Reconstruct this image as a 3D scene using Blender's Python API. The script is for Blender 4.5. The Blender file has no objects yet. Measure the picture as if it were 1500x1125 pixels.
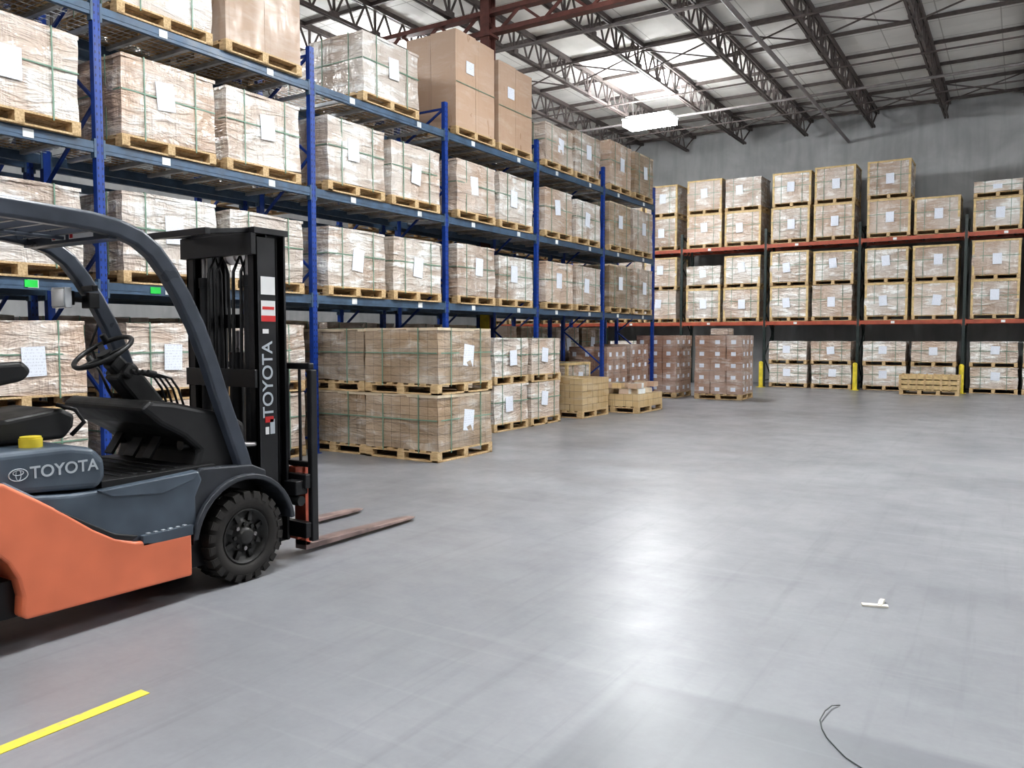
import bpy, bmesh, math, random
from mathutils import Vector, Matrix, noise
random.seed(11)
S = bpy.context.scene
S.view_settings.view_transform = 'Standard'
try: S.view_settings.look = 'Medium High Contrast'
except Exception: pass

# ------------------------------------------------------------------ node helpers
class N:
    def __init__(s, name):
        s.m = bpy.data.materials.new(name); s.m.use_nodes = True
        s.t = s.m.node_tree; s.b = s.t.nodes['Principled BSDF']
    def n(s, typ, **kw):
        x = s.t.nodes.new(typ)
        for k, v in kw.items():
            if k in x.inputs: x.inputs[k].default_value = v
            else: setattr(x, k, v)
        return x
    def l(s, a, b): s.t.links.new(a, b)
    def math(s, op, a, b=None, c=None):
        x = s.n('ShaderNodeMath', operation=op)
        for i, q in enumerate((a, b, c)):
            if q is None: continue
            if isinstance(q, (int, float)): x.inputs[i].default_value = q
            else: s.l(q, x.inputs[i])
        return x.outputs[0]
    def mix(s, f, a, b, blend='MIX'):
        x = s.n('ShaderNodeMix', data_type='RGBA', blend_type=blend)
        for sock, q in ((x.inputs[0], f), (x.inputs[6], a), (x.inputs[7], b)):
            if isinstance(q, (int, float)): sock.default_value = q
            elif isinstance(q, tuple): sock.default_value = (*q, 1)
            else: s.l(q, sock)
        return x.outputs[2]
    def ramp(s, f, p0, p1, a=0.0, b=1.0):
        x = s.n('ShaderNodeMapRange'); x.inputs[1].default_value = p0; x.inputs[2].default_value = p1
        x.inputs[3].default_value = a; x.inputs[4].default_value = b
        s.l(f, x.inputs[0]); return x.outputs[0]
    def obj(s): return s.n('ShaderNodeTexCoord').outputs['Object']
    def noise(s, vec, scale, detail=2, rough=.5, dist=0):
        x = s.n('ShaderNodeTexNoise'); x.inputs['Scale'].default_value = scale
        x.inputs['Detail'].default_value = detail; x.inputs['Roughness'].default_value = rough
        x.inputs['Distortion'].default_value = dist
        if vec is not None: s.l(vec, x.inputs['Vector'])
        return x.outputs['Fac']
    def mapping(s, vec, scale=(1, 1, 1), loc=(0, 0, 0), rot=(0, 0, 0)):
        x = s.n('ShaderNodeMapping'); x.inputs['Scale'].default_value = scale
        x.inputs['Location'].default_value = loc; x.inputs['Rotation'].default_value = rot
        s.l(vec, x.inputs['Vector']); return x.outputs[0]
    def bump(s, h, strength=.3, dist=.01):
        x = s.n('ShaderNodeBump'); x.inputs['Strength'].default_value = strength
        x.inputs['Distance'].default_value = dist; s.l(h, x.inputs['Height'])
        s.l(x.outputs[0], s.b.inputs['Normal'])
    def col(s, q):
        if isinstance(q, tuple): s.b.inputs['Base Color'].default_value = (*q, 1)
        else: s.l(q, s.b.inputs['Base Color'])
    def rough(s, q):
        if isinstance(q, (int, float)): s.b.inputs['Roughness'].default_value = q
        else: s.l(q, s.b.inputs['Roughness'])

def paint(name, c, rough=.4, metal=0.0, var=.25, scale=6, spec=.5, coat=0):
    k = N(name); v = k.noise(k.obj(), scale, 2, .6)
    f = k.ramp(v, .3, .7)
    k.col(k.mix(f, tuple(x * (1 - var) for x in c), tuple(min(1, x * (1 + var * .6)) for x in c)))
    k.rough(k.ramp(v, .3, .7, rough * .8, min(1, rough * 1.25)))
    k.b.inputs['Metallic'].default_value = metal
    k.b.inputs['Specular IOR Level'].default_value = spec
    if coat: k.b.inputs['Coat Weight'].default_value = coat; k.b.inputs['Coat Roughness'].default_value = .15
    return k.m

def emis(name, c, st):
    k = N(name); k.col((.9, .9, .9)); k.b.inputs['Emission Color'].default_value = (*c, 1)
    k.b.inputs['Emission Strength'].default_value = st; return k.m

def load_mat(name, base, base2, veil, veilcol=(.88, .89, .875), gridf=.5, rough=.19, bw=.36, bh=.22, bumpk=1.0):
    k = N(name); o = k.obj()
    sep = k.n('ShaderNodeSeparateXYZ'); k.l(o, sep.inputs[0])
    rnd = k.n('ShaderNodeObjectInfo').outputs['Random']
    u = k.math('ADD', sep.outputs[0], sep.outputs[1])
    cmb = k.n('ShaderNodeCombineXYZ'); k.l(u, cmb.inputs[0]); k.l(sep.outputs[2], cmb.inputs[1])
    br = k.n('ShaderNodeTexBrick', offset=0.0)
    br.inputs['Scale'].default_value = 1; br.inputs['Brick Width'].default_value = bw
    br.inputs['Row Height'].default_value = bh; br.inputs['Mortar Size'].default_value = .004
    br.inputs['Mortar Smooth'].default_value = .8
    br.inputs['Color1'].default_value = (*base, 1); br.inputs['Color2'].default_value = (*base2, 1)
    br.inputs['Mortar'].default_value = (*tuple(x * (1 - gridf) for x in base), 1)
    k.l(cmb.outputs[0], br.inputs['Vector'])
    c = br.outputs['Color']
    cr = k.n('ShaderNodeCombineXYZ')
    for i in range(3): k.l(k.math('MULTIPLY', rnd, 37.0 + i * 13), cr.inputs[i])
    vm = k.n('ShaderNodeVectorMath', operation='ADD'); k.l(o, vm.inputs[0]); k.l(cr.outputs[0], vm.inputs[1])
    off = vm.outputs[0]
    tone = k.ramp(rnd, 0, 1, .74, 1.12)
    tc = k.n('ShaderNodeCombineXYZ')
    for i in range(3): k.l(tone, tc.inputs[i])
    c = k.mix(1.0, c, tc.outputs[0], 'MULTIPLY')
    # stretch film: cloudy layers, plus glare streaks painted into the colour; creases by bump
    n1 = k.noise(k.mapping(off, (1.2, 1.2, 5.5), rot=(.35, .25, 0)), 1.5, 4, .64, .5)
    n2 = k.noise(k.mapping(off, (3.2, 3.2, 1.2)), 1.6, 3, .65, .4)
    soft = k.ramp(k.noise(off, 1.3, 1), .36, .64, .1, 1.0)
    glare_streak = k.math('MULTIPLY', k.ramp(n1, .48, .64), k.ramp(n2, .37, .60, .2, 1))
    f = k.math('MULTIPLY', k.math('ADD', k.math('MULTIPLY', glare_streak, .68), k.math('MULTIPLY', soft, .34)), veil)
    f = k.math('MINIMUM', f, .88)
    k.col(k.mix(f, c, veilcol))
    k.rough(k.ramp(n2, .3, .7, rough * .6, rough * 1.6))
    k.b.inputs['Specular IOR Level'].default_value = .5 + .5 * min(1, veil)
    k.bump(k.math('ADD', n1, k.math('MULTIPLY', n2, .7)), min(1, .95 * min(1, veil + .1) * bumpk), .075)
    return k.m

M = {}
M['wrap'] = load_mat('wrapped_carton', (.47, .345, .26), (.52, .385, .295), .85, gridf=.25, bw=.58, bh=.42)
M['wrapw'] = load_mat('wrapped_carton_cloudy', (.50, .39, .31), (.55, .43, .35), 1.35, gridf=.2, bw=.4, bh=.42)
M['brown'] = load_mat('stacked_brown_carton', (.27, .19, .12), (.34, .245, .16), .38, gridf=.65, bw=.15, bh=.115)
M['rbox'] = load_mat('printed_red_brown_carton', (.42, .245, .17), (.47, .29, .21), .5, gridf=.5, bw=.4, bh=.3)
M['plain'] = load_mat('plain_cardboard', (.45, .315, .225), (.47, .335, .24), .16, gridf=.3, bw=.6, bh=3.0, rough=.4, bumpk=.4)
M['small'] = load_mat('small_yellow_carton', (.54, .38, .19), (.62, .46, .25), .15, gridf=.7, bw=.2, bh=.13, rough=.5)
M['lid'] = paint('cardboard_lid', (.56, .47, .35), .5, scale=4)
M['strap'] = paint('green_strap', (.16, .27, .20), .35)
k = N('paper_label'); o = k.obj(); s = k.n('ShaderNodeSeparateXYZ'); k.l(o, s.inputs[0])
w = k.math('SINE', k.math('MULTIPLY', s.outputs[2], 210.0)); nz = k.noise(k.mapping(o, (1, 40, 12)), 2, 1)
f = k.math('MULTIPLY', k.math('GREATER_THAN', w, .1), k.math('GREATER_THAN', nz, .52))
k.col(k.mix(k.math('MULTIPLY', f, .3), (.76, .80, .88), (.3, .3, .35))); k.rough(.6); M['paper'] = k.m
k = N('pallet_wood'); o = k.obj(); g = k.noise(k.mapping(o, (3, 18, 18)), 3, 2, .6); b = k.noise(o, 1.7, 1)
k.col(k.mix(k.ramp(b, .35, .65), k.mix(k.ramp(g, .3, .7), (.34, .22, .11), (.56, .40, .22)), k.mix(k.ramp(g, .3, .7), (.42, .29, .15), (.70, .54, .33))))
k.rough(.7); M['wood'] = k.m
M['frame'] = paint('yellow_crate_wood', (.62, .47, .25), .7, scale=9)

def post_mat(name, c):
    k = N(name); o = k.obj(); s = k.n('ShaderNodeSeparateXYZ'); k.l(o, s.inputs[0])
    z = k.math('FRACT', k.math('MULTIPLY', s.outputs[2], 13.0))
    dz = k.math('MULTIPLY', k.math('SUBTRACT', z, .5), .077)
    hole = k.math('LESS_THAN', k.math('ABSOLUTE', dz), .014)
    k.col(k.mix(k.math('MULTIPLY', hole, .85), c, tuple(x * .12 for x in c))); k.rough(.4); return k.m
BLUE = (.010, .050, .27)
M['blue'] = paint('blue_upright_paint', BLUE, .35, var=.3)
M['bluehole'] = post_mat('blue_perforated_strip', BLUE)
M['beam'] = paint('slate_blue_beam_paint', (.060, .105, .170), .42, var=.3)
M['wire'] = paint('galvanised_wire_deck', (.50, .52, .54), .45, metal=.4)
M['dkpost'] = paint('dark_green_upright_paint', (.018, .03, .028), .45)
M['dkhole'] = post_mat('dark_perforated_strip', (.03, .045, .04))
M['redbeam'] = paint('orange_red_beam_paint', (.38, .09, .05), .45)
M['tag'] = paint('white_location_tag', (.75, .78, .78), .5)
M['greentag'] = paint('green_location_tag', (.02, .6, .08), .5)
M['yellow'] = paint('safety_yellow_paint', (.74, .60, .06), .45)
k = N('worn_stripe_paint'); o = k.obj(); nn = k.noise(o, 22, 3, .7); n3 = k.noise(o, 3, 2)
k.col(k.mix(k.math('MULTIPLY', k.ramp(nn, .52, .66), k.ramp(n3, .35, .6, .2, .8)), (.72, .60, .09), (.42, .40, .26))); k.rough(.5); M['stripe'] = k.m
M['joist'] = paint('joist_steel', (.125, .105, .10), .6, var=.35)
M['girder'] = paint('red_oxide_steel', (.145, .06, .05), .55, var=.35)
M['pipe'] = paint('pipe_paint', (.24, .22, .22), .5)
M['orange'] = paint('orange_truck_paint', (.76, .215, .110), .40, var=.14, scale=3, coat=.15)
M['slate'] = paint('slate_truck_paint', (.080, .104, .134), .36, var=.25, scale=4, coat=.2)
M['slate2'] = paint('slate_guard_paint', (.048, .058, .078), .32, var=.25, coat=.3)
M['fender'] = paint('dark_fender_plastic', (.035, .039, .048), .4, var=.25)
M['black'] = paint('black_steel', (.012, .012, .014), .35, var=.3)
M['blackp'] = paint('black_plastic', (.015, .015, .016), .45, var=.3)
M['wiregrey'] = paint('dark_grey_strap_plastic', (.05, .06, .06), .4)
M['rubber'] = paint('tyre_rubber', (.028, .025, .023), .7, var=.45, scale=12)
M['rim'] = paint('dark_rim', (.024, .023, .022), .45, var=.4, scale=14)
M['steel'] = paint('worn_steel', (.35, .33, .33), .3, metal=.9)
M['fork'] = paint('worn_fork_steel', (.34, .25, .23), .38, metal=.35, var=.5, scale=5)
M['forkred'] = paint('orange_red_fork_shank', (.50, .12, .07), .45, var=.35)
M['silver'] = paint('lamp_housing', (.7, .72, .74), .25, metal=.4)
M['white'] = paint('white_decal', (.8, .8, .8), .5, var=.05)
M['scrap'] = paint('pale_scrap', (.80, .76, .68), .6, var=.1)
M['letter'] = paint('pale_lettering', (.46, .50, .54), .5, var=.05)
M['tread'] = paint('step_tread', (.30, .32, .35), .5, var=.3, scale=20)
M['red'] = paint('red_decal', (.6, .03, .03), .5)
LAMPC = (.975, .99, .995)
M['emit'] = emis('lamp_diffuser', LAMPC, 122)
M['emitup'] = emis('lamp_uplight', LAMPC, 150)
M['lampbody'] = paint('lamp_sheet_metal', (.7, .7, .7), .4)

# ------------------------------------------------------------------ mesh builder
class MB:
    def __init__(s): s.v = []; s.f = []; s.mi = []; s.sm = []; s.mats = []
    def idx(s, m):
        m = M[m] if isinstance(m, str) else m
        if m not in s.mats: s.mats.append(m)
        return s.mats.index(m)
    def add(s, vs, fs, mat, smooth=False):
        b = len(s.v); i = s.idx(mat)
        s.v += [tuple(p) for p in vs]
        for f in fs: s.f.append([b + q for q in f]); s.mi.append(i); s.sm.append(smooth)
    def box(s, x0, x1, y0, y1, z0, z1, mat, rot=None, piv=None):
        vs = [Vector((x, y, z)) for x in (x0, x1) for y in (y0, y1) for z in (z0, z1)]
        if rot is not None:
            c = Vector(piv) if piv else Vector(((x0 + x1) / 2, (y0 + y1) / 2, (z0 + z1) / 2))
            vs = [rot @ (q - c) + c for q in vs]
        s.add(vs, [(0, 1, 3, 2), (4, 6, 7, 5), (0, 4, 5, 1), (2, 3, 7, 6), (0, 2, 6, 4), (1, 5, 7, 3)], mat)
    def bar(s, a, b, w, h, mat, up=(0, 0, 1)):
        a = Vector(a); b = Vector(b); d = (b - a).normalized(); up = Vector(up)
        if abs(d.dot(up)) > .98: up = Vector((1, 0, 0))
        r = d.cross(up).normalized(); u = r.cross(d)
        vs = [p + r * i * w / 2 + u * j * h / 2 for p in (a, b) for i, j in ((-1, -1), (1, -1), (1, 1), (-1, 1))]
        s.add(vs, [(0, 3, 2, 1), (4, 5, 6, 7), (0, 1, 5, 4), (1, 2, 6, 5), (2, 3, 7, 6), (3, 0, 4, 7)], mat)
    def cyl(s, a, b, r, mat, n=14, r2=None, smooth=True):
        a = Vector(a); b = Vector(b); d = (b - a).normalized()
        up = Vector((0, 0, 1)) if abs(d.z) < .9 else Vector((1, 0, 0))
        x = d.cross(up).normalized(); y = x.cross(d); r2 = r if r2 is None else r2
        vs = [p + (x * math.cos(2 * math.pi * i / n) + y * math.sin(2 * math.pi * i / n)) * q for p, q in ((a, r), (b, r2)) for i in range(n)]
        s.add(vs, [(i, (i + 1) % n, n + (i + 1) % n, n + i) for i in range(n)], mat, smooth)
        s.add(vs, [tuple(range(n - 1, -1, -1)), tuple(range(n, 2 * n))], mat)
    def sweep(s, pts, prof, mat, smooth=False, side=None, closed=False):
        pts = [Vector(p) for p in pts]; n = len(prof); vs = []; L = len(pts)
        prev = None
        for i, p in enumerate(pts):
            if closed: d = (pts[(i + 1) % L] - pts[i - 1]).normalized()
            else: d = (pts[min(i + 1, L - 1)] - pts[max(i - 1, 0)]).normalized()
            if side is not None: x = Vector(side)
            else:
                ref = prev if prev is not None else (Vector((0, 0, 1)) if abs(d.z) < .9 else Vector((1, 0, 0)))
                x = (ref - d * ref.dot(d)).normalized()
            prev = x; y = d.cross(x).normalized()
            vs += [p + x * a + y * b for a, b in prof]
        fs = []
        for i in range(L if closed else L - 1):
            j = (i + 1) % L
            for q in range(n): fs.append((i * n + q, i * n + (q + 1) % n, j * n + (q + 1) % n, j * n + q))
        if not closed: fs += [tuple(range(n - 1, -1, -1)), tuple((L - 1) * n + q for q in range(n))]
        s.add(vs, fs, mat, smooth)
    def tube(s, pts, r, mat, n=8, closed=False):
        s.sweep(pts, [(r * math.cos(2 * math.pi * i / n), r * math.sin(2 * math.pi * i / n)) for i in range(n)], mat, True, closed=closed)
    def prism(s, poly, x0, x1, mat):
        n = len(poly); vs = [(x0, y, z) for y, z in poly] + [(x1, y, z) for y, z in poly]
        s.add(vs, [tuple(range(n)), tuple(range(2 * n - 1, n - 1, -1))] + [(i, n + i, n + (i + 1) % n, (i + 1) % n) for i in range(n)], mat)
    def lathe(s, prof, c, mat, n=40, smooth=True):
        c = Vector(c); m = len(prof); vs = []
        for i in range(n):
            a = 2 * math.pi * i / n
            for x, r in prof: vs.append(c + Vector((x, r * math.cos(a), r * math.sin(a))))
        fs = []
        for i in range(n):
            j = (i + 1) % n
            for q in range(m - 1): fs.append((i * m + q, i * m + q + 1, j * m + q + 1, j * m + q))
        s.add(vs, fs, mat, smooth)
    def mesh(s, name, origin=(0, 0, 0)):
        o = Vector(origin); me = bpy.data.meshes.new(name)
        me.from_pydata([Vector(p) - o for p in s.v], [], s.f)
        for m in s.mats: me.materials.append(m)
        me.polygons.foreach_set('material_index', s.mi); me.polygons.foreach_set('use_smooth', s.sm)
        me.update()
        bm = bmesh.new(); bm.from_mesh(me); bmesh.ops.recalc_face_normals(bm, faces=bm.faces); bm.to_mesh(me); bm.free()
        return me
    def build(s, name, origin=(0, 0, 0), parent=None, bevel=0, seg=2):
        ob = bpy.data.objects.new(name, s.mesh(name, origin)); S.collection.objects.link(ob)
        if parent is not None:
            ob.parent = parent; ob.location = Vector(origin) - parent.location
        else: ob.location = origin
        if bevel:
            md = ob.modifiers.new('bevel', 'BEVEL'); md.width = bevel; md.segments = seg; md.limit_method = 'ANGLE'; md.angle_limit = .6
        return ob

def inst(name, me, loc, rz=0):
    ob = bpy.data.objects.new(name, me); ob.location = loc; ob.rotation_euler = (0, 0, rz); S.collection.objects.link(ob); return ob

# ------------------------------------------------------------------ room
XL, XR, YF, YB, ZC = -22.0, 11.0, -7.0, 28.2, 8.75
def shell(name, b, mat):
    m = MB(); m.box(*b, mat); return m.build(name)
k = N('polished_concrete_floor'); o = k.obj(); s = k.n('ShaderNodeSeparateXYZ'); k.l(o, s.inputs[0])
big = k.noise(o, .42, 4, .6, .4); med = k.noise(o, 1.7, 5, .70); fine = k.noise(o, 30, 2, .6)
scr = k.noise(k.mapping(o, (9, .45, 1), rot=(0, 0, .3)), 1.0, 3, .65, .3)
scr2 = k.noise(k.mapping(o, (.4, 8, 1), rot=(0, 0, .5)), 1.0, 3, .65, .4)
c = k.mix(k.ramp(big, .3, .7), (.225, .234, .253), (.322, .332, .352))
c = k.mix(k.math('MULTIPLY', k.ramp(med, .40, .80), .45), c, (.155, .162, .18))
c = k.mix(k.math('MULTIPLY', k.ramp(fine, .3, .8), .12), c, (.15, .155, .17))
c = k.mix(k.math('MULTIPLY', k.ramp(scr, .54, .76), .32), c, (.14, .145, .16))
c = k.mix(k.math('MULTIPLY', k.ramp(scr2, .56, .78), .25), c, (.42, .43, .45))
JX, JY = -1.43, 3.33
lw = k.math('MULTIPLY', k.noise(o, 1.1, 1), .06)
slab = k.math('MULTIPLY', k.ramp(k.math('ADD', s.outputs[0], lw), JX, JX + .05), k.ramp(k.math('ADD', s.outputs[1], lw), JY + .05, JY, 0, 1))
slab2 = k.math('MULTIPLY', k.ramp(k.math('ADD', s.outputs[0], lw), -1.2, -1.1), k.math('MULTIPLY', k.ramp(s.outputs[1], 9.3, 9.4), k.ramp(s.outputs[1], 10.3, 10.2, 0, 1)))
c = k.mix(k.math('MULTIPLY', k.math('ADD', slab, k.math('MULTIPLY', slab2, .5)), .42), c, (.12, .125, .145))
st = k.ramp(k.noise(o, .8, 2), .42, .7, .12, .5); c = k.mix(k.math('MULTIPLY', st, k.ramp(s.outputs[0], -1.6, -3.6, 0, 1)), c, (.12, .112, .118))
k.col(c); k.rough(k.ramp(med, .3, .7, .29, .41)); k.b.inputs['Specular IOR Level'].default_value = .55
k.bump(med, .04, .01)
shell('floor', (XL - .2, XR + .2, YF - .2, YB + .2, -.15, 0), k.m)

k = N('concrete_wall'); o = k.obj(); b1 = k.noise(o, .7, 4, .65, .6); b2 = k.noise(k.mapping(o, (4, 4, .5)), 1.2, 2)
c = k.mix(k.ramp(b1, .3, .7), (.38, .39, .395), (.52, .53, .535)); c = k.mix(k.math('MULTIPLY', k.ramp(b2, .45, .7), .3), c, (.26, .27, .28))
k.col(c); k.rough(.85); WM = k.m
shell('wall_back', (XL - .2, XR + .2, YB, YB + .2, 0, ZC + .2), WM)
shell('wall_front', (XL - .2, XR + .2, YF - .2, YF, 0, ZC + .2), WM)
shell('wall_left', (XL - .2, XL, YF, YB, 0, ZC + .2), WM)
shell('wall_right', (XR, XR + .2, YF, YB, 0, ZC + .2), WM)
k = N('roof_deck_panels'); o = k.obj(); s = k.n('ShaderNodeSeparateXYZ'); k.l(o, s.inputs[0])
def ln(v, per, w):
    d = k.math('ABSOLUTE', k.math('SUBTRACT', k.math('FRACT', k.math('DIVIDE', v, per)), .5)); return k.math('LESS_THAN', d, w / per)
pn = k.n('ShaderNodeCombineXYZ'); k.l(k.math('FLOOR', k.math('DIVIDE', s.outputs[0], 1.2)), pn.inputs[0]); k.l(k.math('FLOOR', k.math('DIVIDE', s.outputs[1], 2.4)), pn.inputs[1])
wn = k.n('ShaderNodeTexWhiteNoise'); k.l(pn.outputs[0], wn.inputs['Vector'])
nz = k.noise(o, 1.1, 3, .6)
c = k.mix(k.ramp(nz, .3, .7), (.68, .675, .65), (.82, .815, .79)); c = k.mix(k.math('MULTIPLY', wn.outputs['Value'], .35), c, (.54, .53, .50))
c = k.mix(k.math('MULTIPLY', k.math('MAXIMUM', ln(s.outputs[0], 1.2, .012), ln(s.outputs[1], 1.2, .015)), .6), c, (.25, .24, .22))
k.col(c); k.rough(.7); k.bump(nz, .3, .05)
shell('ceiling', (XL, XR, YF, YB, ZC, ZC + .2), k.m)

m = MB(); zt, zb = ZC - .05, ZC - .66; P = .62
y0, y1 = YF + .02, YB - .02
for sx in (-.035, .035):
    m.box(sx - .022, sx + .022, y0, y1, zt - .06, zt + .045, 'joist')
    m.box(sx - .022, sx + .022, y0 + .7, y1 - .7, zb - .03, zb + .03, 'joist')
n = int((y1 - y0 - 1.4) / P); y = y0 + .7
m.bar((0, y0 + .1, zt - .04), (0, y, zb), .035, .035, 'joist')
for i in range(n):
    m.bar((0, y, zb), (0, y + P / 2, zt - .04), .035, .035, 'joist'); m.bar((0, y + P / 2, zt - .04), (0, y + P, zb), .035, .035, 'joist')
    if i % 2 == 0: m.bar((0, y, zb), (0, y, zt - .04), .05, .035, 'joist'); m.box(-.07, .07, y - .09, y + .09, zb - .03, zb + .10, 'joist')
    y += P
m.bar((0, y, zb), (0, y1 - .1, zt - .04), .035, .035, 'joist')
jm = m.mesh('roof_joist')
JXS = [-6.08 + 2.0 * i for i in range(-7, 9)]
JXS = [x for x in JXS if XL + .3 < x < XR - .3]
for x in JXS: inst('roof_joist', jm, (x, 0, 0))
m = MB(); y = YF + .6
while y < YB: m.box(XL + .02, XR - .02, y - .025, y + .025, ZC - .085, ZC - .003, 'joist'); y += 1.8
m.build('roof_purlins')
m = MB()
for yb in (3.5, 9.0, 17.2, 20.9, 24.4):
    m.box(XL + .1, XR - .1, yb - .018, yb + .018, zb - .065, zb - .032, 'joist')
for yb in (18.9, 6.0, 25.8):
    for a, b in zip(JXS[:-1], JXS[1:]):
        m.bar((a, yb, zb), (b, yb, zt - .06), .03, .03, 'joist'); m.bar((a, yb + .04, zt - .06), (b, yb + .04, zb), .03, .03, 'joist')
m.build('roof_bridging')
m = MB()
for yy, zz in ((22.6, ZC - .8), (15.4, ZC - .8)): m.cyl((XL + .1, yy, zz), (XR - .1, yy, zz), .035, 'pipe', 10)
m.cyl((-4.9, YF + .2, ZC - .88), (-4.9, YB - .1, ZC - .88), .05, 'pipe', 10)
m.build('sprinkler_pipe')
for gy in (13.62, -1.0):
    m = MB(); gb = 7.55
    m.box(XL + .05, XR - .05, gy - .09, gy + .09, gb, gb + .09, 'girder')
    m.box(XL + .05, XR - .05, gy - .09, gy + .09, zb - .15, zb - .06, 'girder')
    x = XL + .1; q = 1.0
    while x + q < XR:
        m.bar((x, gy, gb + .05), (x + q / 2, gy, zb - .1), .05, .05, 'girder'); m.bar((x + q / 2, gy, zb - .1), (x + q, gy, gb + .05), .05, .05, 'girder'); x += q
    m.build('roof_girder')
for cx, cy in ((-9.17, 13.62), (-9.17, -1.0)):
    m = MB()
    for ya, yb in ((cy - .125, cy - .095), (cy + .095, cy + .125)): m.box(cx - .1, cx + .1, ya, yb, 0, ZC - .1, 'girder')
    m.box(cx - .01, cx + .01, cy - .095, cy + .095, 0, ZC - .1, 'girder'); m.box(cx - .16, cx + .16, cy - .16, cy + .16, 7.5, 7.55, 'girder')
    m.box(cx - .15, cx + .1, cy - .16, cy + .16, 0, .03, 'girder')
    m.box(cx - .11, cx + .11, cy - .135, cy - .125, .03, 2.2, 'yellow'); m.box(cx - .11, cx + .11, cy + .125, cy + .135, .03, 2.2, 'yellow')
    m.build('roof_support_post')

# ------------------------------------------------------------------ lamps
m = MB()
m.box(-.62, .62, -.22, .22, .03, .10, 'lampbody')
m.box(-.66, .66, -.32, .32, -.17, .03, 'emit')
m.box(-.5, .5, -.15, .15, .10, .112, 'emitup')
for sx in (-.5, .5): m.cyl((sx, 0, .11), (sx, 0, 1.2), .006, 'steel', 6)
m.box(-.69, .69, -.35, -.32, .0, .04, 'lampbody'); m.box(-.69, .69, .32, .35, .0, .04, 'lampbody')
m.box(-.69, -.66, -.32, .32, .0, .04, 'lampbody'); m.box(.66, .69, -.32, .32, .0, .04, 'lampbody')
lm = m.mesh('high_bay_lamp')
for x, y in ((-8.75, 20.9), (-3.0, 10.6), (-3.2, 4.2), (3.2, 10.4), (5.5, 17.0), (-3.2, -3.0), (7.5, 22.5), (-14, 6), (-14, 16)):  # right-rear lamp is added out of view to brighten back wall and ceiling
    inst('high_bay_lamp', lm, (x, y, 7.5))

# ------------------------------------------------------------------ pallet loads
def gridbox(mb, x0, x1, y0, y1, z0, z1, mat, amp=.012, seed=0, cuts=5, bulge=.0):
    bm = bmesh.new(); bmesh.ops.create_cube(bm, size=1)
    bmesh.ops.subdivide_edges(bm, edges=bm.edges[:], cuts=cuts, use_grid_fill=True)
    c = Vector(((x0 + x1) / 2, (y0 + y1) / 2, (z0 + z1) / 2)); d = Vector((x1 - x0, y1 - y0, z1 - z0))
    vs = []
    for v in bm.verts:
        p = Vector((v.co.x * d.x, v.co.y * d.y, v.co.z * d.z)); q = p * 3 + Vector((seed * 7.1, seed * 3.3, 1))
        k1 = 1 + bulge * (1 - (2 * v.co.z) ** 2)
        p.x *= k1; p.y *= k1
        p += noise.noise_vector(q) * amp
        vs.append(p + c)
    bm.verts.ensure_lookup_table()
    mb.add(vs, [[v.index for v in f.verts] for f in bm.faces], mat); bm.free()

def pallet(m, dx, dy, mat='wood', z=0.0):
    X, Y = dx / 2, dy / 2
    for i in range(7):
        x = -X + (dx - .1) * i / 6; m.box(x, x + .1, -Y, Y, z + .118, z + .138, mat)
    for y in (-Y, -.045, Y - .09):
        m.box(-X, X, y, y + .09, z + .098, z + .118, mat)
        for x in (-X, -.06, X - .12): m.box(x, x + .12, y, y + .09, z + .02, z + .098, mat)
        m.box(-X, X, y, y + .09, z, z + .02, mat)
    for x in (-X, X - .1): m.box(x, x + .1, -Y, Y, z + .0005, z + .0205, mat)

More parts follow.
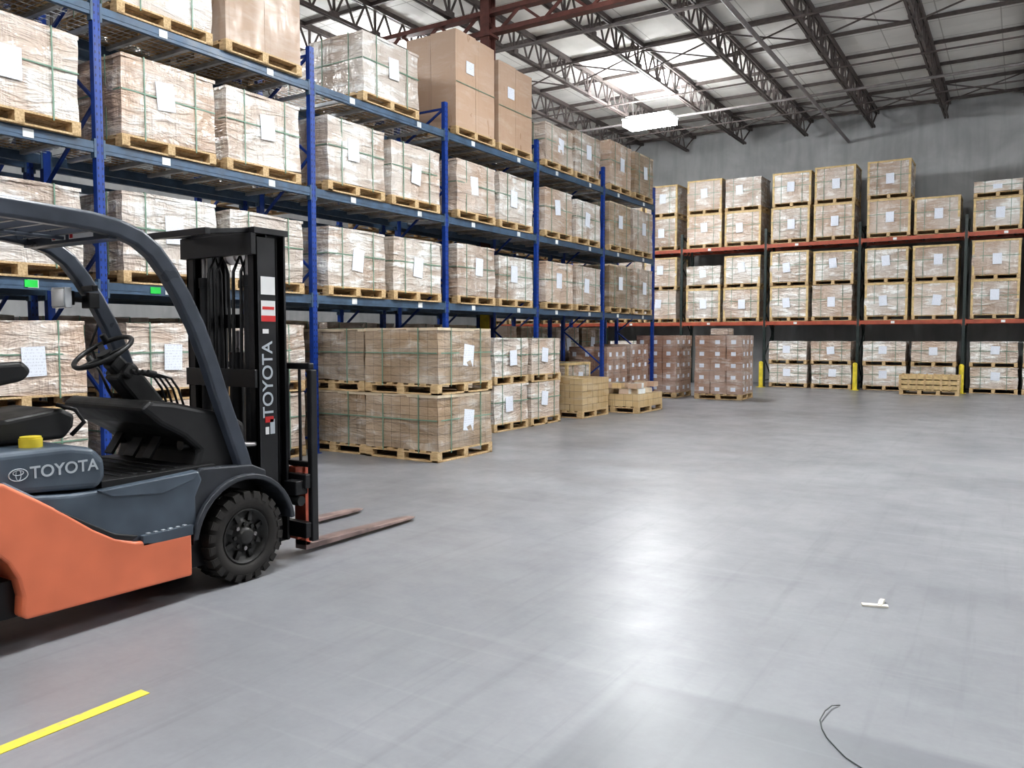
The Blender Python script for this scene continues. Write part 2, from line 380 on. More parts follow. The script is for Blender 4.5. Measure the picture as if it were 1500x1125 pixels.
CACHE = {}
KID = {'wrap': 1, 'wrapw': 2, 'brown': 3, 'plain': 4, 'framed': 5, 'framedw': 6, 'small': 7, 'rbox': 8}
def load_mesh(kind, h, var=0, dx=1.06, dy=1.16):
    key = (kind, round(h, 2), var, dx, dy)
    if key in CACHE: return CACHE[key]
    m = MB(); rr = random.Random(KID[kind] + var * 31 + int(h * 100)); pallet(m, dx, dy)
    X, Y = dx / 2 - .01, dy / 2 - .01; z0 = .14
    mats = {'wrap': 'wrap', 'wrapw': 'wrapw', 'brown': 'brown', 'plain': 'plain', 'framed': 'wrap', 'framedw': 'wrapw', 'small': 'small', 'rbox': 'rbox'}
    mt = mats[kind]
    if kind == 'small':
        rows = max(2, int((h - .14) / .125)); n = 5
        for r in range(rows):
            for i in range(4):
                for j in range(n):
                    if r == rows - 1 and rr.random() < .25: continue
                    w = dx / 4; l = dy / n; jx = rr.uniform(-.006, .006)
                    m.box(-dx / 2 + w * i + .004 + jx, -dx / 2 + w * (i + 1) - .004 + jx, -dy / 2 + l * j + .003, -dy / 2 + l * (j + 1) - .003, z0 + r * .125, z0 + r * .125 + .122, 'small')
    elif kind == 'rbox':
        rows = max(2, int(round((h - .14) / .3))); rh = (h - .14) / rows
        for r in range(rows):
            for i in range(3):
                for j in range(3):
                    w = dx / 3; l = dy / 3; jx = rr.uniform(-.01, .01)
                    m.box(-dx / 2 + w * i + .004 + jx, -dx / 2 + w * (i + 1) - .004 + jx, -dy / 2 + l * j + .006, -dy / 2 + l * (j + 1) - .006, z0 + r * rh, z0 + (r + 1) * rh - .006, 'rbox')
                    if i == 2: m.box(dx / 2 + jx - .003, dx / 2 + jx + .001, -dy / 2 + l * (j + .3), -dy / 2 + l * (j + .62), z0 + r * rh + .07, z0 + r * rh + .17, 'paper')
                    if j == 0: m.box(-dx / 2 + w * (i + .3), -dx / 2 + w * (i + .6), -dy / 2 + .003, -dy / 2 + .006, z0 + r * rh + .07, z0 + r * rh + .17, 'paper')
    elif kind == 'plain':
        for i in range(2):
            for j in range(2):
                e = rr.uniform(0, .03)
                gridbox(m, -X + X * i + .003, -X + X * (i + 1) - .003, -Y + Y * j + .003, -Y + Y * (j + 1) - .003, z0, h - e, mt, .006, rr.random() * 9, 3)
        m.box(X + .004, X + .008, -.28, -.06, h * .62, h * .62 + .2, 'paper')
        m.box(X + .006, X + .009, -Y, Y, h * .5, h * .5 + .012, 'strap')
    else:
        gridbox(m, -X, X, -Y, Y, z0, h - .015, mt, .026, rr.random() * 20, 6, .006)
        gridbox(m, -X - .006, X + .006, -Y - .006, Y + .006, h - .035, h, 'lid' if kind == 'brown' else mt, .018, rr.random() * 20, 4)
        e = .016
        for y in (-Y * .55, Y * .55):
            m.box(X + e - .006, X + e, y - .007, y + .007, .10, h + .006, 'strap'); m.box(-X - e, -X - e + .006, y - .007, y + .007, .10, h + .006, 'strap')
            m.box(-X - e, X + e, y - .007, y + .007, h + .002, h + .008, 'strap')
        for x in (-X * .5, X * .5):
            m.box(x - .007, x + .007, -Y - e, -Y - e + .006, .10, h + .006, 'strap')
        zs = z0 + (h - z0) * .55
        m.box(X + e - .007, X + e - .001, -Y, Y, zs - .007, zs + .007, 'strap'); m.box(-X, X, -Y - e + .001, -Y - e + .007, zs - .007, zs + .007, 'strap')
        if kind.startswith('framed'):
            for sx in (-1, 1):
                for sy in (-1, 1):
                    xa, ya = sx * (X - .02), sy * (Y - .02)
                    m.box(xa - .03, xa + .03, ya - .03, ya + .03, z0, h + .01, 'frame')
            for sy in (-1, 1): m.box(-X, X, sy * Y - .018, sy * Y + .018, h - .04, h + .012, 'frame')
            for sx in (-1, 1): m.box(sx * X - .018, sx * X + .018, -Y, Y, h - .04, h + .012, 'frame')
            e += .012
        ph = min(.30, (h - z0) * .4); yc = rr.uniform(-.1, .1) - .02; zc = z0 + (h - z0) * rr.uniform(.45, .6)
        R = Matrix.Rotation(rr.uniform(-.12, .12), 3, 'X')
        m.box(X + e, X + e + .003, yc - .11, yc + .11, zc - ph / 2, zc + ph / 2, 'paper', R)
    me = m.mesh('pallet_load_' + kind); CACHE[key] = me; return me

def load(x, y, z, kind='wrap', h=.95, dx=1.06, dy=1.16, rz=0.0, name=None):
    var = random.randint(0, 2); h = round(h, 2)
    nm = name or {'small': 'pallet_of_small_cartons', 'rbox': 'pallet_of_printed_cartons', 'plain': 'tall_carton_pallet'}.get(kind, 'wrapped_pallet_load')
    return inst(nm, load_mesh(kind, h, var, dx, dy), (x, y, z + .002), rz + random.uniform(-.014, .014))

# ------------------------------------------------------------------ blue rack rows
RX = -7.96; D = 1.07; BAY = 2.92; Y0 = 7.70
POSTS = [Y0 + BAY * i for i in range(-3, 5)]
LV = [2.12, 3.53, 4.89]; TOP = 5.35
def rack(xf, posts, levels, top, depth, pm, hm, bmn, axis='Y', facing=1, mesh=True, tags=True):
    m = MB(); s = facing
    def B(a0, a1, b0, b1, z0, z1, mat):
        xa, xb = xf - s * a0, xf - s * a1
        if axis == 'Y': m.box(min(xa, xb), max(xa, xb), b0, b1, z0, z1, mat)
        else: m.box(b0, b1, min(xa, xb), max(xa, xb), z0, z1, mat)
    def PT(a, b, z): return (xf - s * a, b, z) if axis == 'Y' else (b, xf - s * a, z)
    for p in posts:
        for a in (0, depth - .07):
            B(a, a + .07, p - .04, p + .04, 0, top, pm)
            B(a - .03, a + .1, p - .06, p + .06, 0, .008, pm)
            if a == 0:
                for q in (-.022, .022): B(-.002, .0, p + q - .006, p + q + .006, .1, top - .03, hm)
        z = .2; f = 0
        while z < top - .2:
            z2 = min(z + .75, top - .1)
            m.bar(PT(.05, p, z) if f else PT(depth - .05, p, z), PT(depth - .05, p, z2) if f else PT(.05, p, z2), .03, .03, pm)
            z = z2; f = 1 - f
        for z in (.2, top - .1): m.bar(PT(.05, p, z), PT(depth - .05, p, z), .03, .03, pm)
    for a, b in zip(posts[:-1], posts[1:]):
        for z in levels:
            for q in (0.005, depth - .055):
                B(q, q + .05, a + .04, b - .04, z - .11, z, bmn)
                B(q - .008, q + .055, a + .036, a + .06, z - .16, z + .03, bmn); B(q - .008, q + .055, b - .06, b - .036, z - .16, z + .03, bmn)
            B(.0, .005, a + .04, b - .04, z - .075, z - .03, bmn)
            if mesh:
                nn = int((b - a - .1) / .06)
                for i in range(nn):
                    y = a + .06 + i * .06; B(.03, depth - .03, y, y + .006, z - .006, z - .001, 'wire')
                for i in range(9):
                    q = .06 + i * (depth - .12) / 8; B(q, q + .006, a + .06, b - .06, z - .012, z - .006, 'wire')
                for i in range(6):
                    y = a + .25 + i * (b - a - .5) / 5; B(.055, depth - .055, y - .025, y + .025, z - .05, z - .012, 'wire')
            if tags:
                for y in (a + .75, b - .7):
                    B(-.004, 0, y - .05, y + .05, z - .095, z - .015, 'tag')
    return m, B
m, B = rack(RX, POSTS, LV, TOP, D, 'blue', 'bluehole', 'beam')
B(-.006, 0, 4.0, 4.12, 2.03, 2.10, 'greentag'); B(-.006, 0, 5.3, 5.42, 2.03, 2.10, 'greentag')
m.build('blue_pallet_rack')
m, B = rack(RX - D - .28, POSTS, LV, TOP, D, 'blue', 'bluehole', 'beam', tags=False, mesh=False)
m.build('blue_pallet_rack')

cx = RX - D / 2 + .03
def bayslots(a, b, w=1.16):
    g = (b - a - .12 - 2 * w) / 3; return (a + .06 + g + w / 2, b - .06 - g - w / 2)
for bi in range(len(POSTS) - 1):
    a, b = POSTS[bi], POSTS[bi + 1]
    sl = bayslots(a, b)
    for li, z in enumerate(LV):
        hh = [(1.0, .97), (1.03, .98), (.95, .95)][li]
        for si, y in enumerate(sl):
            h = hh[si] - random.choice([0, .03, .06]); kind = random.choice(['wrap', 'wrapw', 'wrap', 'wrapw', 'wrap'])
            if bi <= 2 and random.random() < .85: kind = 'wrapw'
            kw = {}
            if li == 2:
                if bi == 2: kind, h = ('wrapw', .85) if si == 0 else ('plain', 2.0)
                elif bi == 3:
                    if si == 0: y = 9.27; kind = 'wrapw'; h = .98; kw = dict(dy=1.26)
                    else: continue
                elif bi == 4: kind = 'plain'; h = (1.70, 1.58)[si]
                elif bi == 5: kind = 'wrap'; h = (.85, .98)[si]
                elif bi == 6: kind = 'brown' if si else 'wrap'; h = 1.1
            if bi == 6 and li < 2: kind = 'brown' if si == 0 else 'wrap'; h = 1.1
            load(cx + random.uniform(-.02, .03), y, z, kind, h, **kw)
    for li, z in enumerate(LV):
        for si, y in enumerate(sl):
            if random.random() < .12: continue
            load(cx - D - .28, y, z, random.choice(['wrap', 'wrapw', 'framed', 'brown']), random.choice([.85, .95, 1.0]) if li < 2 else random.choice([.85, 1.2]))
    for si, y in enumerate(sl):
        if bi <= 2:
            for q in range(2): load(cx, y, q * .86, random.choice(['wrap', 'wrapw']) if bi < 2 else 'wrap', .855)
        for q in range(2):
            load(cx - D - .28, y, q * .9, random.choice(['wrap', 'brown']), .895)
for q in range(2):
    load(-6.66, 8.49, q * .84, 'brown', .835, 1.2, 1.2)
    load(-7.90, 8.52, q * .84, 'brown', .835, 1.2, 1.2)
    load(-7.9, 9.85, q * .84, 'brown', .835, 1.2, 1.1)
    load(-7.74, 11.42, q * .775, 'wrapw', .77, 1.06, 1.06); load(-7.74, 12.58, q * .775, 'wrap', .77, 1.06, 1.06)
load(-7.62, 14.3, 0, 'small', .80, 1.1, 1.15)
load(-8.5, 14.3, 0, 'brown', 1.15, .6, 1.15)
load(-7.15, 15.9, 0, 'small', .40, 1.15, 1.3)
load(-8.6, 15.75, 0, 'framed', 1.0, .8, 1.1)
load(-8.5, 17.3, 0, 'rbox', 1.35, 1.0, 1.1); load(-8.5, 18.6, 0, 'rbox', 1.4, 1.0, 1.1)
load(-8.05, 20.35, 0, 'rbox', 1.62, 1.1, 1.2); load(-6.45, 20.45, 0, 'rbox', 1.62, 1.2, 1.15, rz=.03)
m = MB()
rr = random.Random(5)
for i in range(26):
    x = rr.uniform(-7.6, -6.7); y = rr.uniform(15.35, 16.45); z = .395 + .11 * (i // 13)
    m.box(x - .1, x + .1, y - .13, y + .13, z, z + .105, rr.choice(['small', 'lid', 'plain', 'tag']), Matrix.Rotation(rr.uniform(-.4, .4), 3, 'Z'))
m.build('loose_cartons_pile')
m = MB(); gridbox(m, -6.75, -6.3, 20.25, 20.7, 1.634, 1.79, 'wrapw', .012, 3); m.build('plastic_wrapped_parcel')

# ------------------------------------------------------------------ back rack
BY = 26.0
XP = [-1.39 + 2.77 * i for i in range(-6, 4)]
m, B = rack(BY, XP, [2.07, 4.5], 5.0, D, 'dkpost', 'dkhole', 'redbeam', axis='X', facing=-1, mesh=True, tags=False)
for i, x in enumerate(XP[:-1]):
    for z in (2.07, 4.5): B(-.004, 0, x + .9, x + 1.0, z - .09, z - .02, 'tag')
m.build('red_pallet_rack')
cy = BY + D / 2
for i, (a, b) in enumerate(zip(XP[:-1], XP[1:])):
    sl = bayslots(a, b, 1.18)
    for si, x in enumerate(sl):
        def L(z, kind, h, **kw): load(x + random.uniform(-.02, .02), cy, z, kind, h, 1.06, 1.16, rz=-math.pi / 2, **kw)
        K = lambda: random.choice(['framed', 'framedw', 'framed', 'wrap'])
        if i == 5 and si == 1: L(4.5, 'framed', 1.05)
        elif i == 6 and si == 0: L(4.5, 'framedw', .9); L(5.42, 'wrapw', .45)
        else:
            h = 1.1; L(4.5, K(), h); L(4.5 + h + .015, K(), h + random.choice([-.05, 0, .03]))
        L(2.07, K(), 1.08)
        if i == 3 and si == 0: L(3.165, 'wrapw', .75)
        else: L(3.165, K(), random.choice([1.02, 1.08]))
        if i == 3: continue
        L(0, 'wrapw', .72)
        L(.725, 'wrapw' if si == 0 else 'wrap', .72)
for x in XP[2:9]:
    m = MB(); m.cyl((x, BY - .3, 0), (x, BY - .3, .78), .065, 'yellow', 18); m.cyl((x, BY - .3, .78), (x, BY - .3, .82), .065, 'yellow', 18, r2=.03)
    m.box(x - .12, x + .12, BY - .42, BY - .18, 0, .012, 'yellow'); m.build('yellow_bollard')
def crate(x, y, w, d, h):
    mm = MB()
    mm.box(-w / 2, w / 2, -d / 2, d / 2, .0, .02, 'wood')
    for i in range(4): mm.box(-w / 2 + i * (w - .1) / 3, -w / 2 + i * (w - .1) / 3 + .1, -d / 2, d / 2, .02, .12, 'wood')
    mm.box(-w / 2, w / 2, -d / 2, d / 2, .12, .14, 'frame')
    n = 3; bh = (h - .14) / n
    for i in range(n):
        z = .14 + i * bh
        for sy in (-1, 1): mm.box(-w / 2, w / 2, sy * d / 2 - .012, sy * d / 2 + .012, z + .015, z + bh - .015, 'frame')
        for sx in (-1, 1): mm.box(sx * w / 2 - .012, sx * w / 2 + .012, -d / 2, d / 2, z + .015, z + bh - .015, 'frame')
    for i in range(8):
        xx = -w / 2 + .03 + i * (w - .06) / 7
        for sy in (-1, 1): mm.box(xx - .025, xx + .025, sy * d / 2 - .03, sy * d / 2 + .03, .14, h, 'wood')
    mm.box(-w / 2 + .02, w / 2 - .02, -d / 2 + .02, d / 2 - .02, h - .1, h - .06, 'lid')
    inst('wooden_crate', mm.mesh('wooden_crate'), (x, y, 0), .03)
crate(-2.1, 24.9, 1.45, .9, .55)

# ------------------------------------------------------------------ floor markings / debris
m = MB()
m.box(-3.235, -3.170, -3.0, 2.06, 0.0005, .003, 'stripe'); m.build('yellow_floor_stripe')
m = MB()
pts = [(-.60, 3.54, .004), (-.625, 3.50, .012), (-.637, 3.42, .018), (-.64, 3.34, .012), (-.62, 3.28, .006), (-.59, 3.22, .004), (-.54, 3.15, .004), (-.50, 3.10, .004), (-.42, 3.04, .004)]
m.tube(pts, .0025, 'wiregrey', 6); m.build('plastic_strap_offcut')
m = MB(); m.prism([(4.98, .002), (5.11, .002), (5.10, .02), (5.03, .03), (4.99, .018)], -.655, -.63, 'scrap')
m.box(-.74, -.60, 4.97, 5.01, .001, .012, 'scrap', Matrix.Rotation(.3, 3, 'Z')); m.build('wood_splinter')

# ------------------------------------------------------------------ FORKLIFT
FX = -4.65
root = bpy.data.objects.new('forklift', None); root.location = (FX, 2.6, 0); S.collection.objects.link(root)
OR = (FX, 2.6, 0)
def part(m, name, bevel=0, seg=2): return m.build(name, OR, root, bevel, seg)
def arc(cy, cz, r, a0, a1, n):
    return [(cy + r * math.cos(math.radians(a0 + (a1 - a0) * i / n)), cz + r * math.sin(math.radians(a0 + (a1 - a0) * i / n))) for i in range(n + 1)]
WC, WR = (3.38, .29), .29; RC, RR = (1.66, .22), .22
poly = [(2.975, .14), (2.975, .395), (2.78, .40), (2.62, .42), (2.50, .465), (2.38, .54), (2.25, .64), (2.10, .745), (1.95, .845), (1.8, .905), (1.55, .95), (1.2, .98), (.85, .98), (.72, .9), (.66, .7), (.66, .4), (.72, .22), (1.30, .22)]
poly += arc(1.66, .25, .355, 175, -12, 12)
poly += [(2.03, .155)]
m = MB(); m.prism(poly, FX - .53, FX + .53, 'orange'); part(m, 'orange_body', .022, 3)
m = MB(); m.box(FX - .45, FX + .45, .8, 3.3, .16, .35, 'black'); m.box(FX - .3, FX + .3, 1.35, 1.98, .2, .6, 'black'); part(m, 'underframe')
m = MB()
m.prism([(2.0, .5), (2.45, .36), (3.03, .36), (3.03, .60), (3.08, .70), (3.05, .76), (2.75, .745), (2.45, .735), (2.28, .74), (2.1, .76), (1.95, .86), (1.9, .7)], FX - .505, FX + .505, 'slate')
part(m, 'slate_side_frame', .02, 3)
m = MB(); m.prism([(2.42, .735), (3.04, .755), (3.0, .71), (2.8, .66), (2.5, .69)], FX + .49, FX + .52, 'slate')
m.prism([(2.0, .80), (2.32, .60), (2.50, .49), (2.64, .45), (2.60, .43), (2.46, .46), (2.28, .60), (2.0, .785)], FX + .49, FX + .525, 'blackp')
part(m, 'side_frame_moulding', .006)
m = MB(); m.box(FX - .53, FX + .53, 2.66, 2.985, .385, .445, 'slate')
for i in range(6): m.box(FX + .42, FX + .525, 2.69 + i * .047, 2.715 + i * .047, .445, .452, 'tread')
part(m, 'entry_step', .006)
m = MB(); m.prism([(2.44, .74), (2.485, .80), (2.48, .90), (2.42, .965), (2.30, .99), (1.1, 1.0), (1.0, .95), (1.0, .8), (1.9, .78), (2.15, .765)], FX - .49, FX + .49, 'slate'); part(m, 'engine_hood', .035, 4)
m = MB(); m.cyl((FX + .36, 2.16, .985), (FX + .36, 2.16, 1.035), .055, 'yellow', 20); m.cyl((FX + .36, 2.16, 1.035), (FX + .36, 2.16, 1.045), .05, 'yellow', 20); part(m, 'yellow_cap')
m = MB(); m.prism([(.7, .98), (.68, 1.12), (.8, 1.2), (1.15, 1.2), (1.22, 1.0)], FX - .45, FX + .45, 'orange'); part(m, 'counterweight_top', .03, 3)
m = MB()
m.prism([(1.85, 1.0), (2.40, 1.0), (2.45, 1.06), (2.46, 1.13), (2.38, 1.17), (2.1, 1.13), (1.85, 1.14)], FX - .25, FX + .25, 'blackp')
m.prism([(1.92, 1.10), (1.83, 1.12), (1.68, 1.35), (1.62, 1.62), (1.66, 1.67), (1.74, 1.66), (1.82, 1.38), (1.95, 1.2)], FX - .24, FX + .24, 'blackp')
m.prism([(1.9, 1.28), (2.16, 1.33), (2.2, 1.38), (2.16, 1.43), (1.9, 1.42), (1.82, 1.35)], FX + .26, FX + .33, 'blackp')
m.prism([(1.9, 1.18), (2.12, 1.2), (2.1, 1.33), (1.9, 1.33)], FX - .31, FX - .26, 'blackp')
part(m, 'seat', .03, 3)
m = MB(); m.tube([(FX + .27, 2.42, 1.02), (FX + .31, 2.47, 1.09), (FX + .3, 2.43, 1.16), (FX + .24, 2.36, 1.19)], .012, 'black'); part(m, 'seat_rail')
m = MB(); m.box(FX - .46, FX + .46, 2.47, 3.2, .735, .775, 'blackp')
for q in range(5): m.box(FX - .4, FX + .4, 2.6 + q * .09, 2.63 + q * .09, .775, .781, 'blackp')
m.box(FX - .1, FX + .0, 2.98, 3.0, .8, .93, 'blackp', Matrix.Rotation(-.6, 3, 'X')); m.box(FX + .1, FX + .18, 2.98, 3.0, .8, .95, 'blackp', Matrix.Rotation(-.6, 3, 'X'))
m.box(FX - .3, FX - .22, 2.98, 3.0, .8, .95, 'blackp', Matrix.Rotation(-.6, 3, 'X'))
part(m, 'floor_plate', .004)
m = MB(); m.prism([(3.08, .74), (3.46, .66), (3.47, 1.0), (3.38, 1.06), (3.15, 1.12), (2.95, 1.17), (2.80, 1.19), (2.74, 1.14), (2.86, 1.04), (3.02, .95), (3.12, .86)], FX - .42, FX + .42, 'blackp'); part(m, 'dashboard', .03, 3)
m = MB(); m.bar((FX, 3.12, 1.05), (FX, 2.87, 1.36), .15, .15, 'blackp'); m.bar((FX, 2.9, 1.34), (FX, 2.82, 1.42), .10, .10, 'blackp')
m.box(FX - .11, FX + .11, 2.86, 2.92, 1.30, 1.40, 'blackp', Matrix.Rotation(-.7, 3, 'X')); part(m, 'steering_column', .02)
ax = Vector((0, -.52, .85)).normalized(); e1 = Vector((1, 0, 0)); e2 = ax.cross(e1); c0 = Vector((FX, 2.775, 1.465))
m = MB(); m.tube([c0 + (e1 * math.cos(t) + e2 * math.sin(t)) * .175 for t in [2 * math.pi * i / 32 for i in range(32)]], .015, 'blackp', 8, closed=True)
for t in (.5, 2.64, 4.71): m.bar(c0 - ax * .03, c0 + (e1 * math.cos(t) + e2 * math.sin(t)) * .175, .035, .014, 'blackp', ax)
m.cyl(c0 - ax * .06, c0 - ax * .005, .045, 'blackp', 18)
kn = c0 + (e1 * math.cos(2.4) + e2 * math.sin(2.4)) * .175; m.cyl(kn, kn + ax * .05, .02, 'blackp', 12); part(m, 'steering_wheel')
m = MB()
for i in range(4):
    x = FX + .19 + i * .055
    m.tube([(x, 3.07, 1.12), (x, 3.03, 1.24), (x, 2.98, 1.31), (x, 2.86, 1.345)], .007, 'black', 6); m.cyl((x, 2.88, 1.34), (x, 2.83, 1.352), .015, 'blackp', 10)
part(m, 'control_levers')
m = MB(); m.tube([(FX - .2, 2.95, 1.17), (FX - .26, 2.9, 1.35), (FX - .3, 2.88, 1.4)], .009, 'black', 6); m.cyl((FX - .3, 2.88, 1.4), (FX - .32, 2.87, 1.43), .02, 'blackp', 10); part(m, 'direction_lever')
m = MB()
for sx in (-1, 1):
    ring = arc(*WC, .40, 8, 172, 16) + arc(*WC, .365, 172, 8, 16)
    x0, x1 = (FX + .30, FX + .535) if sx > 0 else (FX - .535, FX - .30)
    m.prism(ring, x0, x1, 'fender')
    m.prism([(3.0, .36), (3.0, .70), (3.08, .765), (3.45, .74), (3.56, .69)] + arc(*WC, .37, 60, 178, 10), x0 + .01 * (sx > 0), x1 - .035 if sx > 0 else x1, 'fender')
part(m, 'wheel_fenders', .01)
def wheel(m, cy, cz, R, w, xo, s):
    c = (xo - s * w / 2, cy, cz); h = w / 2
    m.lathe([(s * h * .8, R * .60), (s * h * .98, R * .66), (s * h, R * .82), (s * h * .9, R * .93), (s * h * .72, R * .975), (-s * h * .72, R * .975), (-s * h * .9, R * .93), (-s * h, R * .82), (-s * h, R * .5)], c, 'rubber', 64)
    n = 22; FF = [(0, 1, 3, 2), (4, 6, 7, 5), (0, 4, 5, 1), (2, 3, 7, 6), (0, 2, 6, 4), (1, 5, 7, 3)]
    for i in range(n):
        for sd in (-1, 1):
            a = 2 * math.pi * (i + (.5 if sd > 0 else 0)) / n; da = 2 * math.pi / n * .31
            vs = []
            for rr_ in (R * .93, R * 1.0):
                for aa in (a - da, a + da):
                    for xx in ((.02, .96) if rr_ > R * .95 else (.02, 1.0)): vs.append((c[0] + sd * xx * h, cy + rr_ * math.cos(aa), cz + rr_ * math.sin(aa)))
            m.add(vs, FF, 'rubber')
            vs = []
            for rr_ in (R * .84, R * .97):
                for aa in (a - da, a + da):
                    for xx in (.97, 1.03 if rr_ < R * .9 else 1.0): vs.append((c[0] + sd * xx * h, cy + rr_ * math.cos(aa), cz + rr_ * math.sin(aa)))
            m.add(vs, FF, 'rubber')
    m.lathe([(s * h * .82, R * .61), (s * h * .9, R * .60), (s * h * .88, R * .57), (s * h * .5, R * .53), (s * h * .45, R * .36), (s * h * .62, R * .33), (s * h * .66, R * .2), (s * h * .95, R * .18), (s * h * 1.0, R * .13), (s * h * 1.0, .0001)], c, 'rim', 40)
    for i in range(8):
        a = 2 * math.pi * i / 8; p = Vector((c[0] + s * h * .5, cy + R * .27 * math.cos(a), cz + R * .27 * math.sin(a)))
        m.cyl(p, p + Vector((s * h * .28, 0, 0)), .014, 'steel' if i % 3 == 0 else 'rim', 6, smooth=False)
        a += .39; p = Vector((c[0] + s * h * .44, cy + R * .45 * math.cos(a), cz + R * .45 * math.sin(a)))
        m.cyl(p, p + Vector((s * h * .06, 0, 0)), .022, 'black', 12)
        p2 = Vector((c[0] + s * h * .5, cy + R * .55 * math.cos(a), cz + R * .55 * math.sin(a))); m.bar(p2, Vector((c[0] + s * h * .6, cy + R * .34 * math.cos(a), cz + R * .34 * math.sin(a))), .03, .02, 'rim', (1, 0, 0))
for nm, cc, R, w in (('front', WC, WR, .20), ('rear', RC, RR, .18)):
    m = MB(); wheel(m, cc[0], cc[1], R, w, FX + .53, 1); part(m, nm + '_wheel_near')
    m = MB(); wheel(m, cc[0], cc[1], R, w, FX - .53, -1); part(m, nm + '_wheel_far')
m = MB(); m.cyl((FX - .5, WC[0], WC[1]), (FX + .4, WC[0], WC[1]), .07, 'black', 14); m.cyl((FX - .5, RC[0], RC[1]), (FX + .4, RC[0], RC[1]), .05, 'black', 14)
m.box(FX - .3, FX + .3, 3.2, 3.62, .15, .75, 'black'); part(m, 'axles')
path = [(3.44, .66), (3.405, .78), (3.33, .98), (3.25, 1.19), (3.17, 1.42), (3.09, 1.62), (3.0, 1.79), (2.91, 1.93), (2.82, 2.04), (2.72, 2.11), (2.60, 2.15), (2.45, 2.17), (1.9, 2.19), (1.3, 2.19), (1.15, 2.16), (1.05, 2.08), (.98, 1.9), (.9, 1.15)]
m = MB()
prof = [(-.028, -.05), (.028, -.05), (.038, -.036), (.038, .036), (.028, .05), (-.028, .05), (-.038, .036), (-.038, -.036)]
for sx in (-1, 1):
    xx = FX + sx * .445
    m.sweep([(xx, y, z) for y, z in path], prof, 'slate2', side=(1, 0, 0))
m.box(FX - .44, FX + .44, 2.56, 2.66, 2.09, 2.165, 'slate2'); m.box(FX - .44, FX + .44, 1.15, 1.25, 2.10, 2.17, 'slate2')
for i in range(9): y = 1.36 + i * .145; m.box(FX - .43, FX + .43, y - .012, y + .012, 2.13, 2.185, 'slate2')
m.box(FX - .01, FX + .01, 1.2, 2.6, 2.11, 2.13, 'slate2')
part(m, 'overhead_guard', .004)
m = MB()
m.box(FX - .12, FX + .02, 2.557, 2.5595, 2.11, 2.145, 'white'); m.box(FX + .06, FX + .30, 2.557, 2.5595, 2.11, 2.145, 'white')
m.box(FX - .11, FX - .08, 2.5555, 2.557, 2.115, 2.14, 'red'); m.box(FX + .07, FX + .10, 2.5555, 2.557, 2.115, 2.14, 'red'); part(m, 'guard_labels')
m = MB(); m.box(FX - .60, FX - .44, 2.80, 2.845, 1.74, 1.87, 'silver'); m.box(FX - .59, FX - .45, 2.792, 2.802, 1.75, 1.86, 'white'); m.box(FX - .57, FX - .47, 2.845, 2.88, 1.76, 1.85, 'blackp')
m.bar((FX - .50, 2.86, 1.8), (FX - .44, 2.98, 1.78), .025, .025, 'black'); m.box(FX - .47, FX - .38, 2.92, 2.99, 1.74, 1.84, 'blackp'); m.bar((FX - .40, 2.9, 1.86), (FX - .22, 2.87, 1.86), .035, .035, 'blackp'); part(m, 'work_lamp', .01)
m = MB(); m.tube([(FX - .47, 3.06, 1.72), (FX - .52, 3.0, 1.5), (FX - .5, 3.1, 1.2), (FX - .44, 3.2, 1.0)], .008, 'blackp', 6); part(m, 'lamp_cable')
m = MB()
for sx in (-1, 1):
    xo = FX + sx * .36
    m.box(min(xo, xo - sx * .02), max(xo, xo - sx * .02), 3.62, 3.80, .12, 2.22, 'black')
    for y in (3.62, 3.785): m.box(min(xo, xo - sx * .075), max(xo, xo - sx * .075), y, y + .018, .12, 2.22, 'black')
    xi = xo - sx * .05
    m.box(min(xi, xi - sx * .02), max(xi, xi - sx * .02), 3.71, 3.88, .14, 2.27, 'black')
    for y in (3.71, 3.865): m.box(min(xi + sx * .045, xi - sx * .05), max(xi + sx * .045, xi - sx * .05), y, y + .018, .14, 2.27, 'black')
    xc = xo - sx * .13
    m.cyl((xc, 3.67, .2), (xc, 3.67, 1.95), .035, 'black', 14); m.cyl((xc, 3.67, 1.95), (xc, 3.67, 2.22), .02, 'steel', 12); m.cyl((xc, 3.67, 1.9), (xc, 3.67, 1.97), .042, 'black', 14)
m.box(FX - .38, FX + .38, 3.60, 3.89, 2.24, 2.28, 'black'); m.box(FX - .37, FX + .37, 3.58, 3.62, 2.10, 2.24, 'black')
m.box(FX - .36, FX + .36, 3.60, 3.64, 1.22, 1.34, 'black'); m.box(FX - .36, FX + .36, 3.60, 3.66, .2, .42, 'black'); m.box(FX - .31, FX + .31, 3.84, 3.88, .5, .6, 'black')
m.box(FX - .31, FX + .31, 3.85, 3.88, 1.62, 1.72, 'black')
m.bar((FX + .3, 3.6, 2.26), (FX + .3, 3.28, 2.22), .05, .03, 'black'); m.bar((FX - .3, 3.6, 2.26), (FX - .3, 3.28, 2.22), .05, .03, 'black'); m.box(FX - .33, FX + .33, 3.26, 3.30, 2.20, 2.24, 'black')
m.cyl((FX, 3.75, .3), (FX, 3.75, 1.45), .05, 'black', 18); m.cyl((FX, 3.75, 1.45), (FX, 3.75, 1.6), .03, 'steel', 14)
for x in (-.09, .09, -.17, .17): m.tube([(FX + x, 3.78, .4), (FX + x, 3.77, 1.2), (FX + x, 3.76, 2.0), (FX + x, 3.72, 2.12), (FX + x, 3.66, 2.0), (FX + x, 3.65, 1.3)], .012, 'blackp', 8)
for x in (-.05, .05): m.cyl((FX + x - .012, 3.76, 2.12), (FX + x + .012, 3.76, 2.12), .06, 'steel', 18)
part(m, 'mast', .003)
m = MB()
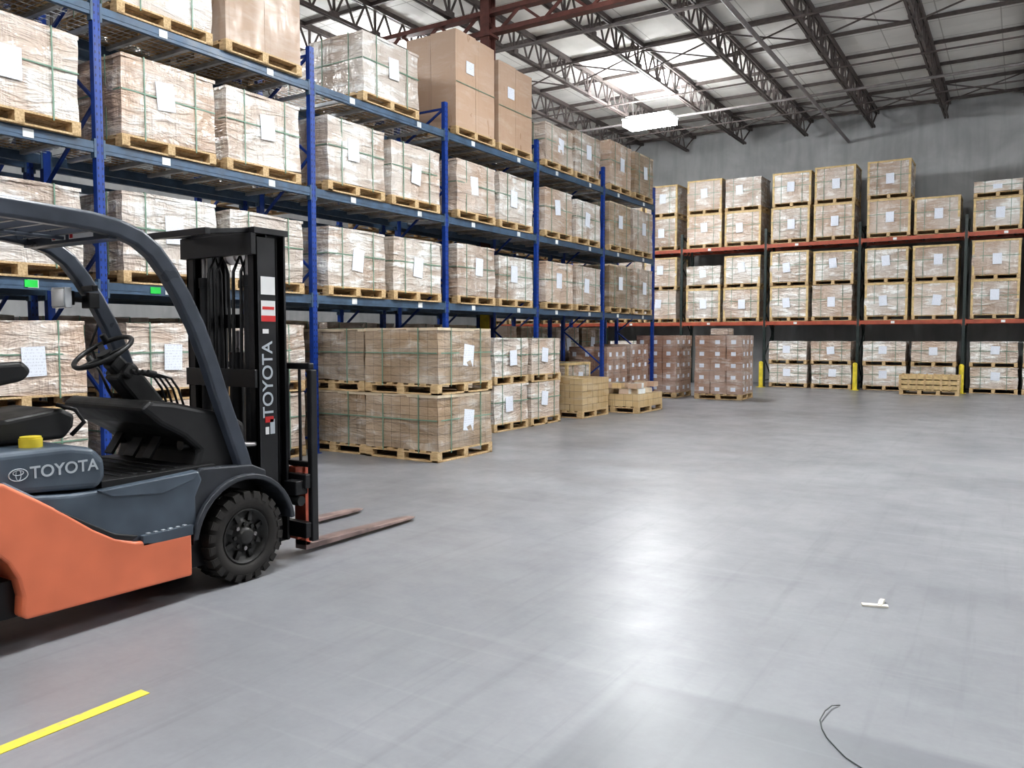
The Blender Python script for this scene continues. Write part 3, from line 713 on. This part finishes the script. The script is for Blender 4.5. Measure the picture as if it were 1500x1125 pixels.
for sx in (-1, 1): m.cyl((FX + sx * .33, 3.05, .9), (FX + sx * .33, 3.4, .86), .035, 'black', 14); m.cyl((FX + sx * .33, 3.4, .86), (FX + sx * .33, 3.62, .84), .018, 'steel', 12)
part(m, 'tilt_cylinders')
m = MB()
m.box(FX - .5, FX + .47, 3.93, 3.99, .15, .26, 'black'); m.box(FX - .5, FX + .47, 3.93, 3.99, .50, .60, 'black')
for x in (-.28, .26): m.box(FX + x - .03, FX + x + .03, 3.82, 3.95, .12, .66, 'black')
m.box(FX + .33, FX + .45, 3.86, 3.97, .46, .56, 'black'); m.cyl((FX + .30, 3.9, .42), (FX + .46, 3.9, .42), .035, 'blackp', 12)
part(m, 'carriage', .006)
m = MB(); Yb = 4.01
for sx in (-.50, .46):
    m.sweep([(FX + sx, Yb, z) for z in (.12, .7, 1.2)] + [(FX + sx, Yb, 1.33)], [(-.022, -.03), (.022, -.03), (.022, .03), (-.022, .03)], 'black', side=(1, 0, 0))
m.box(FX - .5, FX + .46, Yb - .025, Yb + .025, 1.33, 1.375, 'black'); m.box(FX - .5, FX + .46, Yb - .02, Yb + .02, .64, .68, 'black')
for x in (-.38, -.26, -.14, -.02, .10, .22, .34): m.box(FX + x - .008, FX + x + .008, Yb - .012, Yb + .012, .66, 1.34, 'black')
part(m, 'load_backrest', .008)
for nm, xf in (('fork_near', FX + .30), ('fork_far', FX - .29)):
    m = MB()
    m.box(xf - .055, xf + .055, 4.035, 4.08, .06, .64, 'forkred'); m.box(xf - .04, xf + .04, 3.96, 4.04, .56, .64, 'forkred'); m.box(xf - .04, xf + .04, 3.97, 4.04, .12, .18, 'forkred')
    vs = []
    secs = [(4.035, .055, .03, .10), (4.10, .055, .028, .072), (4.6, .055, .026, .062), (5.1, .052, .024, .046), (5.25, .04, .022, .038), (5.31, .018, .022, .030)]
    for y, w, z0_, z1_ in secs: vs += [(xf - w, y, z0_), (xf + w, y, z0_), (xf + w, y, z1_), (xf - w, y, z1_)]
    fs = [(3, 2, 1, 0), tuple(range(len(vs) - 4, len(vs)))]
    for i in range(len(secs) - 1):
        for q in range(4): fs.append((i * 4 + q, i * 4 + (q + 1) % 4, i * 4 + 4 + (q + 1) % 4, i * 4 + 4 + q))
    m.add(vs, fs, 'fork'); part(m, nm, .004)
m = MB(); xs = FX + .362
m.box(xs, xs + .002, 3.66, 3.78, 1.84, 1.96, 'white'); m.box(xs, xs + .002, 3.66, 3.78, 1.66, 1.80, 'white'); m.box(xs + .002, xs + .003, 3.66, 3.78, 1.66, 1.70, 'red'); m.box(xs + .002, xs + .003, 3.67, 3.77, 1.74, 1.76, 'red')
m.box(xs, xs + .002, 3.68, 3.75, .98, 1.02, 'red'); m.box(xs, xs + .002, 3.68, 3.71, .90, .95, 'white'); m.box(xs, xs + .002, 3.72, 3.76, .90, 1.0, 'letter')
m.box(xs, xs + .002, 3.67, 3.72, 1.58, 1.61, 'white')
part(m, 'warning_labels')
def text(body, size, loc, rot, name, mat, off=0.0015):
    cu = bpy.data.curves.new(name, 'FONT'); cu.body = body; cu.size = size; cu.extrude = .001; cu.align_x = 'CENTER'; cu.align_y = 'CENTER'; cu.offset = off
    cu.materials.append(M[mat]); ob = bpy.data.objects.new(name, cu); S.collection.objects.link(ob); ob.parent = root
    ob.location = Vector(loc) - root.location; ob.rotation_euler = rot; return ob
# text x axis -> +Z, text y axis -> -Y, normal -> +X
R = Matrix(((0, 0, 1), (0, -1, 0), (1, 0, 0)))
text('TOYOTA', .125, (xs + .001, 3.71, 1.27), R.to_euler(), 'mast_lettering', 'letter')
text('TOYOTA', .085, (FX + .4925, 2.26, .875), (math.pi / 2, 0, math.pi / 2), 'hood_lettering', 'letter')
m = MB()
def ell(cy_, cz_, a, b, r): m.tube([(FX + .491, cy_ + a * math.cos(t), cz_ + b * math.sin(t)) for t in [2 * math.pi * i / 24 for i in range(24)]], r, 'letter', 6, closed=True)
ell(2.03, .875, .045, .03, .003); ell(2.03, .885, .025, .012, .0025); ell(2.03, .875, .012, .028, .0025); part(m, 'hood_emblem')

# ------------------------------------------------------------------ camera / world
w = bpy.data.worlds.new('world'); S.world = w; w.use_nodes = True
w.node_tree.nodes['Background'].inputs[0].default_value = (.6, .7, .8, 1); w.node_tree.nodes['Background'].inputs[1].default_value = 0
cam = bpy.data.cameras.new('camera'); co = bpy.data.objects.new('camera', cam); S.collection.objects.link(co)
cam.sensor_width = 36; cam.lens = 1180 / 1500 * 36
co.location = (0, 0, 1.55); co.rotation_euler = (math.radians(90 - 3.27), 0, math.radians(32.27))
S.camera = co
